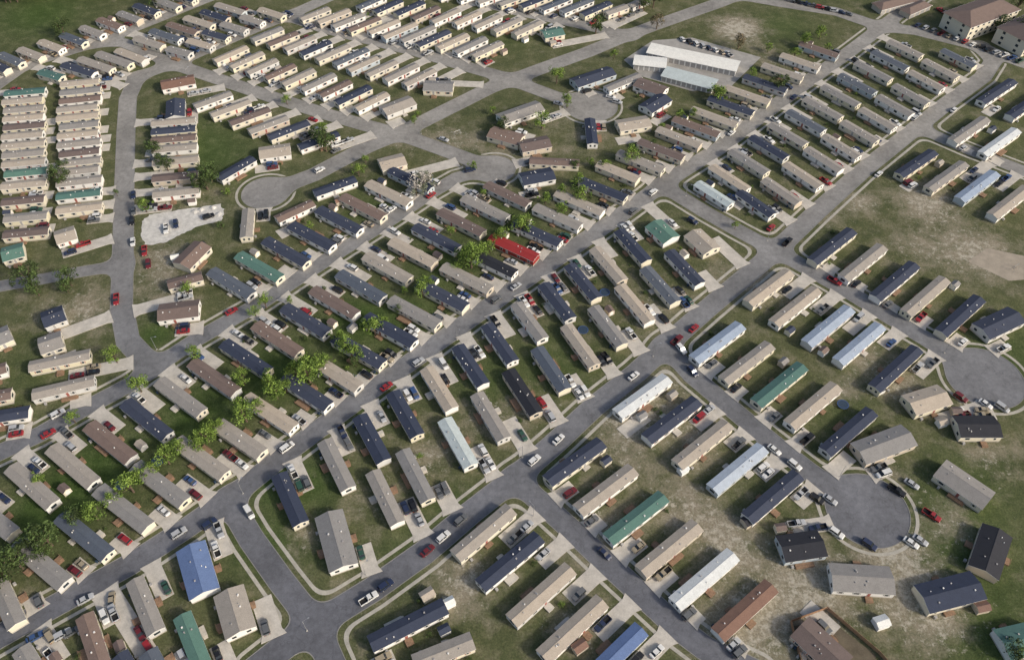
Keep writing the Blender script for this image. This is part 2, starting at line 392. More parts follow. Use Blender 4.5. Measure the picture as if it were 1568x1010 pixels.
row("290,832,312,908,B,D 348,900,368,968,g,D",0)
row("30,990,60,1040,g 180,1000,210,1050,n 225,995,250,1045,s",0)
row("425,725,462,800,n 495,672,535,748,g 548,635,590,705,n 600,598,640,667,n 652,562,693,625,t 700,528,741,588,n 745,495,786,553,n 790,463,832,518,g 832,432,874,488,n 872,403,914,457,n 911,377,953,430,t 949,350,990,400,n")
row("1000,338,1030,365,e,D 1060,352,1092,382,t,D",0)
row("1068,280,1120,310,a 1090,252,1146,290,t 1119,228,1176,264,g 1150,208,1206,240,n 1180,188,1235,220,g 1207,168,1263,200,s 1232,148,1290,180,g 1260,130,1316,160,g 1287,112,1341,142,s 1312,93,1365,122,g 1337,77,1391,104,s 1362,62,1412,84,g")
row("569,720,610,800,g 615,688,657,765,g 680,640,722,712,a 730,600,772,672,g 778,565,822,633,k 823,530,865,597,s 868,495,910,560,t 909,467,953,528,g 948,435,997,492,t 986,408,1037,462,s 1023,383,1075,433,n")
row("502,782,526,868,g,D",0)
row("1132,292,1185,328,n 1170,272,1225,310,g 1203,248,1258,285,t 1235,225,1290,260,g 1262,205,1317,240,t 1290,185,1345,215,g 1318,165,1372,195,t 1345,145,1398,175,g 1370,128,1422,158,g 1393,108,1446,135,t 1415,90,1468,118,g 1443,75,1495,100,s")
row("1502,155,1553,122,n 1545,178,1600,140,n 1460,215,1510,180,g 1505,235,1558,197,w")
row("1378,265,1430,232,n 1422,288,1478,248,g 1470,305,1525,262,l 1520,330,1575,285,t")
row("1245,400,1305,350,n 1292,425,1352,375,t 1340,455,1402,402,n 1387,478,1449,425,t 1440,508,1503,455,n")
row("1503,505,1560,478,n,D",0)
row("1147,462,1208,415,t 1185,495,1252,440,t 1235,525,1303,470,l 1283,552,1350,497,l 1338,595,1407,530,n")
row("1392,618,1450,600,t,D 1465,650,1532,650,k,D 1315,692,1395,662,g,D 1440,712,1518,765,g,D",0)
row("1063,550,1135,495,l 1108,582,1180,525,t 1158,617,1230,557,e 1208,650,1283,588,t 1262,690,1338,628,n")
row("945,632,1023,577,w 990,672,1068,610,n 1037,712,1115,645,t 1090,748,1170,683,l 1143,792,1225,725,n")
row("1195,838,1262,828,k,D 1272,880,1370,886,g,D 1412,915,1502,892,n,D 1508,875,1530,808,k,D 1225,955,1295,1020,b,D 1535,985,1600,970,e,D",0)
row("838,735,922,675,n 885,782,970,715,t 930,825,1018,757,e 980,875,1070,800,t 1030,925,1127,845,w 1100,970,1182,895,o")
row("700,852,780,775,t 733,895,828,820,n 782,950,875,867,t 828,1005,925,917,t 905,1035,980,965,B")
row("565,985,683,925,n",0); row("632,1015,725,978,g",0)
row("322,413,385,450,s 363,388,430,425,e 405,365,470,402,n 444,342,510,377,n 486,318,552,352,n 523,298,588,332,b 562,278,628,310,t 598,258,660,288,n")
row("480,295,545,272,n 422,335,480,308,b 333,272,388,240,n 580,250,620,240,t,D 395,232,445,225,t,D 376,363,380,318,t 240,476,305,468,b,D 255,435,310,420,b 275,405,310,370,b,D",0)
row("797,272,848,262,n,D 810,244,888,248,b 765,180,828,158,g,D 750,198,800,212,b,D 795,222,842,213,b,D 830,50,862,44,e,D",0)
row("878,125,938,105,n,D 928,135,980,113,g 975,122,1020,138,b,D 988,165,1020,145,n,D 945,190,995,182,t,D 903,180,908,220,n",0)
row("245,128,298,118,o,D 267,178,268,150,n,D 585,168,632,150,t,D 648,128,695,130,g,D",0)
row("230,187,300,182,t 230,200,300,195,n 230,213,301,208,b 231,227,302,222,t 232,248,304,240,t 232,272,303,265,b 233,297,305,287,t")
row("298,162,352,140,g 322,176,382,152,t 350,188,413,165,b 380,200,440,178,t 410,210,473,185,n 455,222,520,205,n")
ys1=[128,141,154,167,180,193,207,221,235,249,263,279,299,320]
row(" ".join(f"{87+random.randint(-3,4)},{y},{154+random.randint(-4,4)},{y-7},{c}" for y,c in zip(ys1,"tgbttgtgbtgtet")),.9)
ys2=[142,155,168,181,194,208,222,236,250,265,283,308,333,357]
row(" ".join(f"{2+random.randint(-3,4)},{y},{70+random.randint(-4,4)},{y-6},{c}" for y,c in zip(ys2,"etgtbttgtetbgb")),.9)
interp((-95,150,-22,142),(-110,370,-30,362),13,'tgtbtg')
row("82,362,115,352,t,D 0,388,36,378,e,D 62,488,98,475,n,D 57,528,95,515,g,D -20,520,15,505,g,D",0)
row("42,560,138,540,g 47,603,145,580,t -30,640,45,628,n -40,612,18,600,b -40,575,10,560,b",0)
row("95,97,145,112,n 120,88,172,106,g 148,80,200,98,g 178,75,222,92,t 60,108,95,118,e",0)
interp((30,74,72,90),(262,-14,300,0),9); interp((-25,90,15,108),(0,82,42,100),2)
interp((205,56,255,72),(330,5,378,20),6); interp((255,72,300,84),(395,12,435,25),6,'gtng')
interp((328,92,383,68),(545,165,600,138),9,'ttgbtgbnt')
interp((385,60,440,38),(615,130,668,104),10)
interp((460,28,512,8),(722,85,775,60),11)
interp((545,12,590,-8),(785,52,832,30),9)
interp((640,-10,690,-25),(890,22,940,0),9)
interp((925,20,965,6),(965,8,1000,-8),2,'gt')
def shed(px,py,ang,roof,wall,L=3.2,w=2.6):
    mb=MB();hx,hy=L/2,w/2
    for s in(-1,1):
        mb.face([(-hx,s*hy,0),(hx,s*hy,0),(hx,s*hy,2.1),(-hx,s*hy,2.1)][::s],WALL[wall])
        mb.face([(s*hx,-hy,0),(s*hx,hy,0),(s*hx,hy,2.1),(s*hx,0,2.75),(s*hx,-hy,2.1)][::s],WALL[wall])
        mb.face([(-hx-.15,s*(hy+.15),2.06),(hx+.15,s*(hy+.15),2.06),(hx+.15,0,2.83),(-hx-.15,0,2.83)][::s],ROOF[roof])
    mb.box(hx+.005,hx+.05,-.7,.7,.05,1.95,M_trim)
    c=W(px,py) if px is not None else py
    obj("garden_shed",mb.mesh("garden_shed"),(c[0],c[1],0),ang)
for a in [(655,913,.6,'t','y',4,3.2),(1347,955,.3,'w','w',4,3.4),(688,925,.5,'w','w'),(1045,722,.6,'w','w'),(982,640,.6,'g','g'),(1198,558,.7,'g','t'),(1460,440,.7,'g','w'),(1500,932,.2,'o','t',4,3),(887,992,.6,'o','t',4,3),(1145,800,.5,'k','t',4,3.4),(1440,650,.3,'t','w'),(540,505,1,'g','w'),(482,372,.6,'o','t'),(1345,600,.5,'k','w'),(270,398,.3,'w','w'),(310,380,1,'k','t'),(520,312,.5,'o','t')]: shed(*a)
# ---------------------------------------------------------------- vehicles
CARC=dict(white=(.66,.66,.64),silver=(.40,.41,.42),black=(.012,.012,.014),red=(.28,.02,.025),blue=(.04,.08,.19),grey=(.12,.125,.13),tan=(.32,.27,.19),navy=(.02,.03,.07),maroon=(.13,.015,.02),green=(.03,.08,.055))
PAINT={}
for k,c in CARC.items():
    m,nt,b=newmat("paint_"+k); p=geo(nt)
    nt.links.new(ramp(nt,noise(nt,.7,3,.6,p),[(.3,tuple(x*.85 for x in c)),(.7,c)]),b.inputs["Base Color"])
    b.inputs["Roughness"].default_value=.45; b.inputs["Coat Weight"].default_value=.12; b.inputs["Coat Roughness"].default_value=.25; PAINT[k]=m
M_lt=mat_simple("head_light",(.7,.7,.68),.2); M_tl=mat_simple("tail_light",(.35,.02,.02),.3)
def car_mesh(kind,paint):
    mb=MB(); P=PAINT[paint]
    S={'sedan':[(-2.35,.38,.82,.74),(-2.2,.26,1.0,.88),(-1.2,.22,1.0,.92),(.9,.22,.98,.92),(2.0,.25,.84,.88),(2.35,.38,.64,.72)],
       'suv':[(-2.35,.42,1.0,.84),(-2.3,.32,1.12,.93),(-1.2,.28,1.14,.97),(1.0,.28,1.12,.97),(2.1,.32,1.0,.93),(2.35,.42,.8,.82)],
       'van':[(-2.5,.4,1.0,.86),(-2.42,.28,1.1,.96),(-1.2,.25,1.1,.99),(1.3,.25,1.08,.99),(2.2,.28,.9,.92),(2.5,.4,.68,.78)],
       'pickup':[(-.5,.35,1.16,.97),(.9,.35,1.16,.97),(1.4,.35,1.14,.97),(2.6,.38,1.06,.93),(2.8,.48,.85,.86)]}[kind]
    for i,(x,a,b,w) in enumerate(S):
        if i==len(S)-1: break
        X,A,B,Wn=S[i+1]
        for s in(-1,1):
            mid=(a+b)/2;Mid=(A+B)/2
            mb.face([(x,s*w*.93,a),(X,s*Wn*.93,A),(X,s*Wn,Mid),(x,s*w,mid)][::s],P)
            mb.face([(x,s*w,mid),(X,s*Wn,Mid),(X,s*Wn*.93,B),(x,s*w*.93,b)][::s],P)
        mb.face([(x,-w*.93,b),(X,-Wn*.93,B),(X,0,B+.03),(x,0,b+.03)],P); mb.face([(x,0,b+.03),(X,0,B+.03),(X,Wn*.93,B),(x,w*.93,b)],P)
    for (x,a,b,w),s in((S[0],-1),(S[-1],1)):
        mb.face([(x,-w*.93,a),(x,w*.93,a),(x,w,(a+b)/2),(x,w*.93,b),(x,-w*.93,b),(x,-w,(a+b)/2)][::s],P)
    x,a,b,w=S[-1]
    for s in(-1,1): mb.box(x+.003,x+.04,min(s*w*.5,s*w*.9),max(s*w*.5,s*w*.9),b-.22,b-.06,M_lt,True)
    cb={'sedan':(-1.8,1.1,-1.15,.25,.99,1.43,.83,.62),'suv':(-2.22,1.05,-1.95,.35,1.12,1.74,.9,.72),'van':(-2.38,1.55,-2.15,.65,1.08,1.78,.92,.76),'pickup':(-.45,1.4,-.3,.75,1.15,1.82,.88,.70)}[kind]
    b0,b1,t0,t1,z0,z1,w0,w1=cb
    zb=z0-.05
    mb.face([(b1,-w0,zb),(b1,w0,zb),(t1,w1,z1),(t1,-w1,z1)],M_cglass); mb.face([(b0,w0,zb),(b0,-w0,zb),(t0,-w1,z1),(t0,w1,z1)],M_cglass)
    for s in(-1,1):
        mb.face([(b0,s*w0,zb),(b1,s*w0,zb),(t1,s*w1,z1),(t0,s*w1,z1)][::s],M_cglass)
        for xb,xt in((b0+.02,t0+.02),((b0+b1)/2-.05,(t0+t1)/2),(b1-.16,t1-.1)):
            e=.012
            mb.face([(xb,s*(w0+e),zb),(xb+.12,s*(w0+e),zb),(xt+.09,s*(w1+e),z1),(xt,s*(w1+e),z1)][::s],P)
    e=.03
    mb.box(t0-e,t1+e,-w1-e,w1+e,z1-.02,z1+.035,P,True)
    if kind=='pickup':
        mb.box(-2.8,-.503,-.9,.9,.4,.62,M_tyre,True)
        mb.box(-2.8,-.503,.82,.97,.5,1.12,P,True); mb.box(-2.8,-.503,-.97,-.82,.5,1.12,P,True); mb.box(-2.84,-2.72,-.815,.815,.5,1.12,P,True)
        x0=-2.84
    else: x0=S[0][0]
    for s in(-1,1): mb.box(x0-.04,x0-.003,min(s*.5,s*.78),max(s*.5,s*.78),.68,.82,M_tl,True)
    wb=1.75 if kind=='pickup' else 1.42; r=.38 if kind!='sedan' else .33
    for sx in(-1,1):
        for s in(-1,1):
            yy=.97 if kind!='sedan' else .93
            mb.cyl((sx*wb,s*(yy-.22),r),(sx*wb,s*(yy+.005),r),r,r,12,M_tyre)
            mb.cyl((sx*wb,s*(yy+.004),r),(sx*wb,s*(yy+.02),r),r*.55,r*.5,8,M_vent)
    return mb.mesh(kind)
CM={}; CARP=[]
def put_car(p,ang,kind=None,color=None,force=False):
    for q in CARP:
        if abs(q[0]-p[0])<2.1 and abs(q[1]-p[1])<2.1: return
    CARP.append(p)
    kind=kind or random.choices(['sedan','suv','van','pickup'],[5,3,1.5,3])[0]
    color=color or random.choices(list(CARC),[6,4.8,3.8,2.0,1.5,3.2,1.6,2.2,1.4,.8])[0]
    k=(kind,color)
    if k not in CM: CM[k]=car_mesh(kind,color)
    nm={'sedan':'parked_car','suv':'parked_suv','van':'parked_minivan','pickup':'pickup_truck'}[kind]
    obj(nm,CM[k],(p[0],p[1],p[2]),ang,(1.06,1.06,1.06))
dmb=MB()
def sd(p): return float(sdf(np.array([p[0]]),np.array([p[1]]))[0])
def inside_home(p,skip,m=1.0):
    for i,(c,L,a,w,_) in enumerate(HOMES):
        if i==skip: continue
        d=p-c
        if abs(d[0])+abs(d[1])>36: continue
        x=d[0]*math.cos(a)+d[1]*math.sin(a); y=-d[0]*math.sin(a)+d[1]*math.cos(a)
        if abs(x)<L/2+m and abs(y)<w/2+m: return True
    return False
bin_me=MB(); bin_me.box(-.3,.3,-.3,.3,.0,.95,M_bin); bin_me.box(-.33,.33,-.34,.38,.953,1.03,M_bin,True); bin_me.cyl((-.3,.38,.12),(.3,.38,.12),.1,.1,8,M_tyre); bin_me=bin_me.mesh("wheelie_bin")
tr=MB(); tr.cyl((0,0,.80),(0,0,.84),1.9,1.9,20,M_bin); 
for q in range(20):
    a0,a1=6.2832*q/20,6.2832*(q+1)/20
    tr.face([(1.75*math.cos(a0),1.75*math.sin(a0),.86),(2.05*math.cos(a0),2.05*math.sin(a0),.86),(2.05*math.cos(a1),2.05*math.sin(a1),.86),(1.75*math.cos(a1),1.75*math.sin(a1),.86)],PAINT['blue'])
for q in range(6):
    a0=6.2832*q/6; tr.cyl((1.9*math.cos(a0),1.9*math.sin(a0),0),(1.9*math.cos(a0),1.9*math.sin(a0),.8),.04,.04,6,M_steel)
tr_me=tr.mesh("trampoline")
for i,(c,L,a,w,_) in enumerate(HOMES):
    u=np.array([math.cos(a),math.sin(a)]); e1=c+u*L/2; e2=c-u*L/2
    if sd(e1)>sd(e2): u=-u; e1=e2
    n=np.array([-u[1],u[0]])
    if n[0]<0: n=-n
    if inside_home(e1+n*(w/2+3),i): n=-n
    dw=5.0+R()*1.0
    Q=e1+n*(w/2+.5+dw/2)
    hit=None
    for s in np.arange(-2,24,.5):
        if sd(Q+u*s)<.1: hit=s; break
        if inside_home(Q+u*s,i,.5): break
    back=-4.5-R()*5
    if hit is None:
        end=3
        if R()<.45: continue
    else: end=hit
    z=.125+(i%14)*.004
    ra=math.atan2(u[1],u[0])
    fl=.8 if hit is not None else 0
    pts=[Q+u*back-n*dw/2,Q+u*back+n*dw/2,Q+u*(end-2)+n*dw/2,Q+u*end+n*(dw/2+fl),Q+u*end-n*(dw/2+fl),Q+u*(end-2)-n*dw/2]
    P3=[(p[0],p[1],z) for p in pts]
    dmb.face(P3,M_conc)
    for q in range(6):
        A=P3[q];B=P3[(q+1)%6]; dmb.face([A,B,(B[0],B[1],0),(A[0],A[1],0)],M_conc)
    tot=end-back
    nc=random.choices([0,1,2,3],[.9,2.8,3.8,2.4])[0]
    slots=[(back+3.0,-1.25),(back+3.0,1.25)]
    if tot>12: slots+=[(back+9,-1.25),(back+9,1.2)]
    random.shuffle(slots)
    for s,o in slots[:nc]:
        p=Q+u*(s+(R()-.5)*.8)+n*o
        put_car((p[0],p[1],z+.002),ra+(R()-.5)*.08+(math.pi if R()<.6 else 0))
    if R()<.16:
        p=c-u*(L/2-3)+n*(w/2+3.2)
        if not inside_home(p,i,2) and sd(p)>4: shed(None,p,a,random.choice('gtbn'),random.choice('wct'))
    elif R()<.05:
        p=c-u*(L/2-3)+n*(w/2+3.4)
        if not inside_home(p,i,2) and sd(p)>4: obj("trampoline",tr_me,(p[0],p[1],0),R())
    if R()<.35:
        p=e1-u*(1+R()*3)-n*(w/2+.6)
        if not inside_home(p,i,.5) and sd(p)>1: obj("wheelie_bin",bin_me,(p[0],p[1],0),a+R()*.4)
obj("concrete_driveways",dmb.mesh("concrete_driveways"))
def street_car(px,py,kind=None,color=None,da=0):
    p=W(px,py); best=(1e9,0)
    for P,w,sw in polys:
        for i in range(len(P)-1):
            ax,ay=P[i];bx,by=P[i+1];dx,dy=bx-ax,by-ay
            t=min(1,max(0,((p[0]-ax)*dx+(p[1]-ay)*dy)/(dx*dx+dy*dy)))
            d=math.hypot(p[0]-ax-t*dx,p[1]-ay-t*dy)
            if d<best[0]: best=(d,math.atan2(dy,dx))
    put_car((p[0],p[1],.016),best[1]+da,kind,color)
for a in [(440,686,'van','white'),(592,593,'sedan','red'),(641,556,'suv','silver'),(855,674,'sedan','white'),(970,577,'sedan','white'),(706,797,'suv','grey'),(679,823,'suv','white'),(655,844,'sedan','maroon'),(591,897,'suv','navy'),(565,917,'pickup','white'),(275,817,'suv','silver'),(132,918,'sedan','silver'),(55,976,'sedan','blue'),(818,706,'suv','white'),(97,972,'suv','silver'),(111,968,'sedan','grey'),(322,803,'suv','navy'),(382,785,'van','white'),(925,848,'sedan','navy'),(1060,570,'suv','navy'),(1185,690,'sedan','white'),(1216,713,'suv','white'),(1205,372,'pickup','black'),(970,325,'suv','grey'),(1036,522,'pickup','maroon'),(1062,504,'sedan','red'),(1043,536,'suv','white'),(1345,268,'sedan','white'),(1277,432,'pickup','red'),(1280,817,'suv','white'),(1372,752,'pickup','black'),(1330,835,'suv','navy'),(1395,742,'sedan','silver'),(1425,790,'pickup','red'),(1394,832,'sedan','white'),(1408,828,'sedan','silver'),(1270,766,'sedan','silver'),(1250,765,'suv','black'),(204,372,'sedan','white'),(203,340,'suv','black'),(222,386,'pickup','red'),(228,406,'suv','maroon'),(205,300,'sedan','navy'),(179,460,'pickup','red'),(205,325,'sedan','grey'),(1470,610,'suv','maroon'),(1508,620,'sedan','white'),(1533,625,'van','silver'),(660,300,'sedan','red'),(720,262,'suv','navy'),(790,440,'sedan','silver'),(490,262,'suv','white'),(515,232,'sedan','grey'),(935,150,'sedan','white'),(945,158,'suv','silver'),(1180,350,'sedan','red'),(1060,340,'suv','navy'),(680,215,'sedan','silver'),(290,70,'suv','navy'),(340,100,'sedan','white'),(480,185,'sedan','red'),(700,88,'suv','white'),(855,160,'sedan','silver'),(1000,296,'suv','white'),(760,460,'suv','grey'),(1120,205,'sedan','white'),(1215,150,'sedan','navy'),(1460,170,'sedan','white'),(1400,182,'suv','silver'),(90,635,'suv','white'),(75,665,'sedan','red'),(355,478,'sedan','red'),(600,322,'sedan','white'),(255,352,'pickup','white'),(270,345,'suv','navy'),(320,333,'suv','black')]: street_car(*a)
for i in range(14): street_car(1405+i*12,40+i*4.2,None,None,1.2)
for i in range(8): street_car(1440+i*9,18+i*3,None,None,1.2)
for i in range(10): street_car(1200+i*11,0+i*2.6,None,None)
for i in range(8): street_car(1045+i*10,62+i*3.2,None,None,1.3)
for x,y in [(172,918),(183,909)]: street_car(x,y,'sedan','tan',1.2)
# ---------------------------------------------------------------- trees
def tree_mesh(seed,pal):
    rg=random.Random(seed); mb=MB(); L1,L2=LEAF[pal]
    h=2.2; mb.cyl((0,0,-.1),(0.05,.05,h),.2,.13,7,M_bark,False)
    cl=[]
    ex=.75+.5*rg.random(); off=rg.random()*6.28
    for k in range(20):
        a=rg.random()*6.28; r=2.1*math.sqrt(rg.random())*(1+.3*math.sin(2*a+off)); z=2.2+rg.random()*3.3
        r*=1.0-.55*max(0,(z-4.0)/2)
        if z<2.8:r*=.8
        cl.append((r*math.cos(a),r*math.sin(a)*ex,z,.5+rg.random()*.6))
    cl.append((.2,0,5.6,.6))
    for c in cl[:9]: mb.cyl((0.03,.03,h-.5+rg.random()*.6),(c[0]*.85,c[1]*.85,c[2]-.1),.075,.02,4,M_bark,False)
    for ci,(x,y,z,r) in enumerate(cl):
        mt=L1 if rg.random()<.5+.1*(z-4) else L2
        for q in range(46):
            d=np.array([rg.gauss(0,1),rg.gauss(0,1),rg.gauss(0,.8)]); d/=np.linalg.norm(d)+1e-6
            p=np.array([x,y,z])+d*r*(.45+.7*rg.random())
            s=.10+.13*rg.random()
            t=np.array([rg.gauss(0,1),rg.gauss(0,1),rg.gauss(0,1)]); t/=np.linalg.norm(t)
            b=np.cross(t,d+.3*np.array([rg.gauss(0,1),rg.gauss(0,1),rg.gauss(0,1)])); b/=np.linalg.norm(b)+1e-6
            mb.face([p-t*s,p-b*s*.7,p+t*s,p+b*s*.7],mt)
    return mb.mesh("tree_"+pal)
TM={p:[tree_mesh(s*7+ord(p),p) for s in range(6)] for p in LEAF}
def tree(px,py,sc=1,pal='l',nm="deciduous_tree",TS=1.35):
    p=W(px,py); s=sc*TS*(.9+.25*R()); k=1.05+.25*R(); obj(nm,random.choice(TM[pal]),(p[0],p[1],0),R()*6.28,(s*k,s*k,s))
for a in [(475,585,1.5),(455,578,1.05),(490,572,.9),(425,610,1.1),(378,645,1.15),(320,677,1.05),(310,690,.8),(260,710,1.0),(280,695,.8),(205,753,1.1),(215,740,.8),(150,795,1.05),(80,835,1.4,'d'),(70,850,1.0,'d'),(15,890,1.9,'d'),(35,870,1.2,'d'),(500,232,1.3,'d'),(490,222,1.0,'d'),(318,290,1.5,'d'),(325,278,1.2,'d'),(250,255,1.0,'d'),(97,285,1.1,'d'),(50,440,1.3,'d'),(110,437,1.1,'d'),(830,197,1.1),(965,250,1.1),(890,308,1.0),(885,285,.8),(797,360,1.15),(722,410,1.3),(735,398,1.0),(712,398,.8),(648,454,.9),(575,512,1),(530,540,.9),(522,525,.8),(912,52,1.4,'d'),(852,128,1.0),(868,165,.9),(408,472,.9),(217,600,1.0),(180,555,1.0),(116,647,.7),(392,484,.7),(300,550,.8),(375,588,.9),(290,452,.7),(650,294,1.3,'w'),(638,300,1.0,'w'),(1102,158,1.2),(1092,150,.9),(1190,138,1.1,'d'),(1130,75,1.0,'o'),(1005,45,1.2,'o'),(1000,12,1.4,'d'),(985,18,1.3,'d'),(1232,72,.9),(1215,90,.8),(1255,60,.8),(550,270,.9),(495,205,.8),(860,330,.9),(805,348,.8),(835,312,.8),(768,372,.9),(100,55,1.2,'d'),(240,10,1.2,'d'),(440,160,.6),(690,360,.6),(415,592,.8),(500,562,.8),(545,548,.8),(340,660,.8),(225,325,.8),(620,450,.5),(905,255,.6),(1040,185,.8),(1150,120,.8),(1175,80,.7),(1265,80,.7),(1125,350,.4),(740,300,.4),(640,180,.4),(755,175,.5),(1012,200,.5),(940,90,.6),(770,200,.9,'d'),(725,260,.6),(350,300,.5),(480,210,.7,'d'),(475,350,.5),(560,250,.5),(65,740,.6),(445,465,.5),(635,190,.5),(1545,1005,1,'d'),(1560,60,1.5,'d'),(1530,50,1.3,'d'),(1555,20,1.5,'d'),(560,505,.7),(590,498,.6),(655,440,.6),(700,415,.6),(750,385,.7),(440,600,.7),(395,630,.8),(235,725,.7),(330,665,.7),(120,800,.8,'d'),(175,770,.7),(925,260,.6),(860,300,.7),(545,560,.6,'d'),(880,260,.6,'d'),(1060,180,.7),(240,240,.9,'d'),(258,262,.8,'d'),(88,275,.9,'d'),(100,262,.8,'d'),(60,452,.9,'d'),(105,448,.8,'d'),(0,905,1.3,'d'),(50,840,.9,'d'),(305,296,.9,'d'),(508,222,.8,'d'),(180,300,.5,'d'),(340,350,.5,'d'),(610,480,.5,'d'),(780,350,.6,'d'),(1000,225,.6,'d')]:
    tree(*a)
for i in range(30):
    tree(i*7-10+R()*6,-4-i*.8+R()*12,1.0+R()*.4,'o' if R()<.6 else 'd')
for i in range(150):
    c,L,a,w,_=random.choice(HOMES); p=c+np.array([math.cos(a),math.sin(a)])*(R()-.5)*L+np.array([-math.sin(a),math.cos(a)])*(w/2+1.4+R()*2.5)*random.choice((-1,1))
    if sd(p)<3 or inside_home(p,-1,.8): continue
    s=.2+.22*R(); obj("garden_shrub",random.choice(TM['d' if R()<.7 else 'l']),(p[0],p[1],-1.9*s),R()*6,(s*1.3,s*1.3,s))
# ---------------------------------------------------------------- special things
def sheet(name,pts,z,mat,th=.0):
    P=[W(*p) for p in pts]; mb=MB(); mb.face([(p[0],p[1],z) for p in P][::-1],mat)
    for i in range(len(P)):
        A,B=P[i],P[(i+1)%len(P)]; mb.face([(A[0],A[1],z),(B[0],B[1],z),(B[0],B[1],0),(A[0],A[1],0)],mat)
    return obj(name,mb.mesh(name))
def ragged(pts):
    out=[]
    for i in range(len(pts)):
        a=np.array(pts[i],float);b=np.array(pts[(i+1)%len(pts)],float)
        for k in range(6):
            out.append(tuple(a+(b-a)*k/6+np.array([(R()-.5)*3.5,(R()-.5)*2.2])))
    return out
sheet("gravel_lot",ragged([(218,338),(232,328),(268,322),(300,318),(338,312),(344,325),(338,338),(300,348),(275,360),(250,372),(222,375),(216,358)]),.01,M_gravel)
sheet("playground_pad",[(1482,400),(1512,380),(1568,392),(1568,428),(1545,430)],.05,mat_simple("sand_pad",(.31,.27,.215),.95,.25,.3,fine=3))
sheet("storage_yard_pavement",[(955,92),(1000,62),(1060,58),(1165,88),(1120,132),(1060,140),(985,118)],.03,M_yard)
def heap(px,py,r,h):
    c=W(px,py); mb=MB(); n=14; rings=[]
    for k in range(5):
        t=k/4; rings.append([(c[0]+r*(1-t)*(1+.2*math.sin(i*2.3+k)+.1*R())*math.cos(6.283*i/n),c[1]+r*(1-t)*(1+.2*math.cos(i*1.7))*math.sin(6.283*i/n),h*math.sin(t*1.4)*(1+.12*R()) if k else .0) for i in range(n)])
    for k in range(4):
        for i in range(n): mb.face([rings[k][i],rings[k][(i+1)%n],rings[k+1][(i+1)%n],rings[k+1][i]],M_gravel)
    obj("gravel_heap",mb.mesh("gravel_heap"))
for a in [(298,324,1.6,.7),(308,321,1.4,.8),(326,318,1.5,.8),(335,328,1.5,.7)]: heap(*a)
def bigbld(name,p1,p2,wd,wh,rise,roof,wall,door=True,floors=1,hip=False,bays=10):
    A=W(*p1,wh+rise);B=W(*p2,wh+rise);c=(A+B)/2;d=B-A;L=float(np.hypot(*d));hx=L/2;hy=wd/2;mb=MB()
    for s in(-1,1):
        mb.face([(-hx,s*hy,0),(hx,s*hy,0),(hx,s*hy,wh),(-hx,s*hy,wh)][::s],WALL[wall])
        mb.face([(s*hx,-hy,0),(s*hx,hy,0),(s*hx,hy,wh)]+([] if hip else [(s*hx,0,wh+rise-.05)])+[(s*hx,-hy,wh)],WALL[wall])
        o=.5; rx=hx-hy*.9 if hip else hx+o
        mb.face([(-hx-o,s*(hy+o),wh-.02),(hx+o,s*(hy+o),wh-.02),(rx,0,wh+rise),(-rx,0,wh+rise)][::s],ROOF[roof])
        if hip: mb.face([(s*(hx+o),-hy-o,wh-.02),(s*(hx+o),hy+o,wh-.02),(s*rx,0,wh+rise)],ROOF[roof])
        mb.box(-hx-o,hx+o,s*(hy+o)-.06,s*(hy+o)+.06,wh-.28,wh-.03,M_trim,True)
        for f in range(floors):
            for i in range(bays):
                x=-hx+L*(i+.5)/bays; y=s*(hy+.04)
                if door: w2,z0,z1,mt=L/bays*.38,.05,2.5,M_vent
                else: w2,z0,z1,mt=.8,f*2.9+.9,f*2.9+2.3,M_glass
                mb.face([(x-w2-.1,y,z0),(x+w2+.1,y,z0),(x+w2+.1,y,z1+.1),(x-w2-.1,y,z1+.1)][::s],M_trim); y=s*(hy+.06)
                mb.face([(x-w2,y,z0),(x+w2,y,z0),(x+w2,y,z1),(x-w2,y,z1)][::s],mt)
            if not door:
                for yy in(-hy*.5,hy*.5):
                    x=s*(hx+.05); z0=f*2.9+.9; mb.face([(x,yy-.8,z0),(x,yy+.8,z0),(x,yy+.8,z0+1.4),(x,yy-.8,z0+1.4)],M_glass)
    obj(name,mb.mesh(name),(c[0],c[1],0),math.atan2(d[1],d[0]))
bigbld("storage_building",(995,72),(1130,100),9.5,3.2,.5,'w','w',True,1,False,16)
bigbld("storage_building",(972,90),(1020,95),8.5,3.2,.5,'w','w',True,1,False,6)
bigbld("storage_building",(1018,108),(1095,128),9.0,3.0,.4,'a','w',True,1,False,10)
bigbld("apartment_building",(1470,22),(1545,-5),18,8.5,3.2,'b','c',False,3,True,9)
bigbld("apartment_building",(1555,45),(1620,15),18,8.5,3.2,'b','c',False,3,True,9)
bigbld("garage_building",(1345,6),(1400,-8),8,3,1.6,'b','t',True,1,True,8)
bigbld("garage_building",(1388,14),(1420,0),7,3,1.6,'b','t',True,1,True,4)
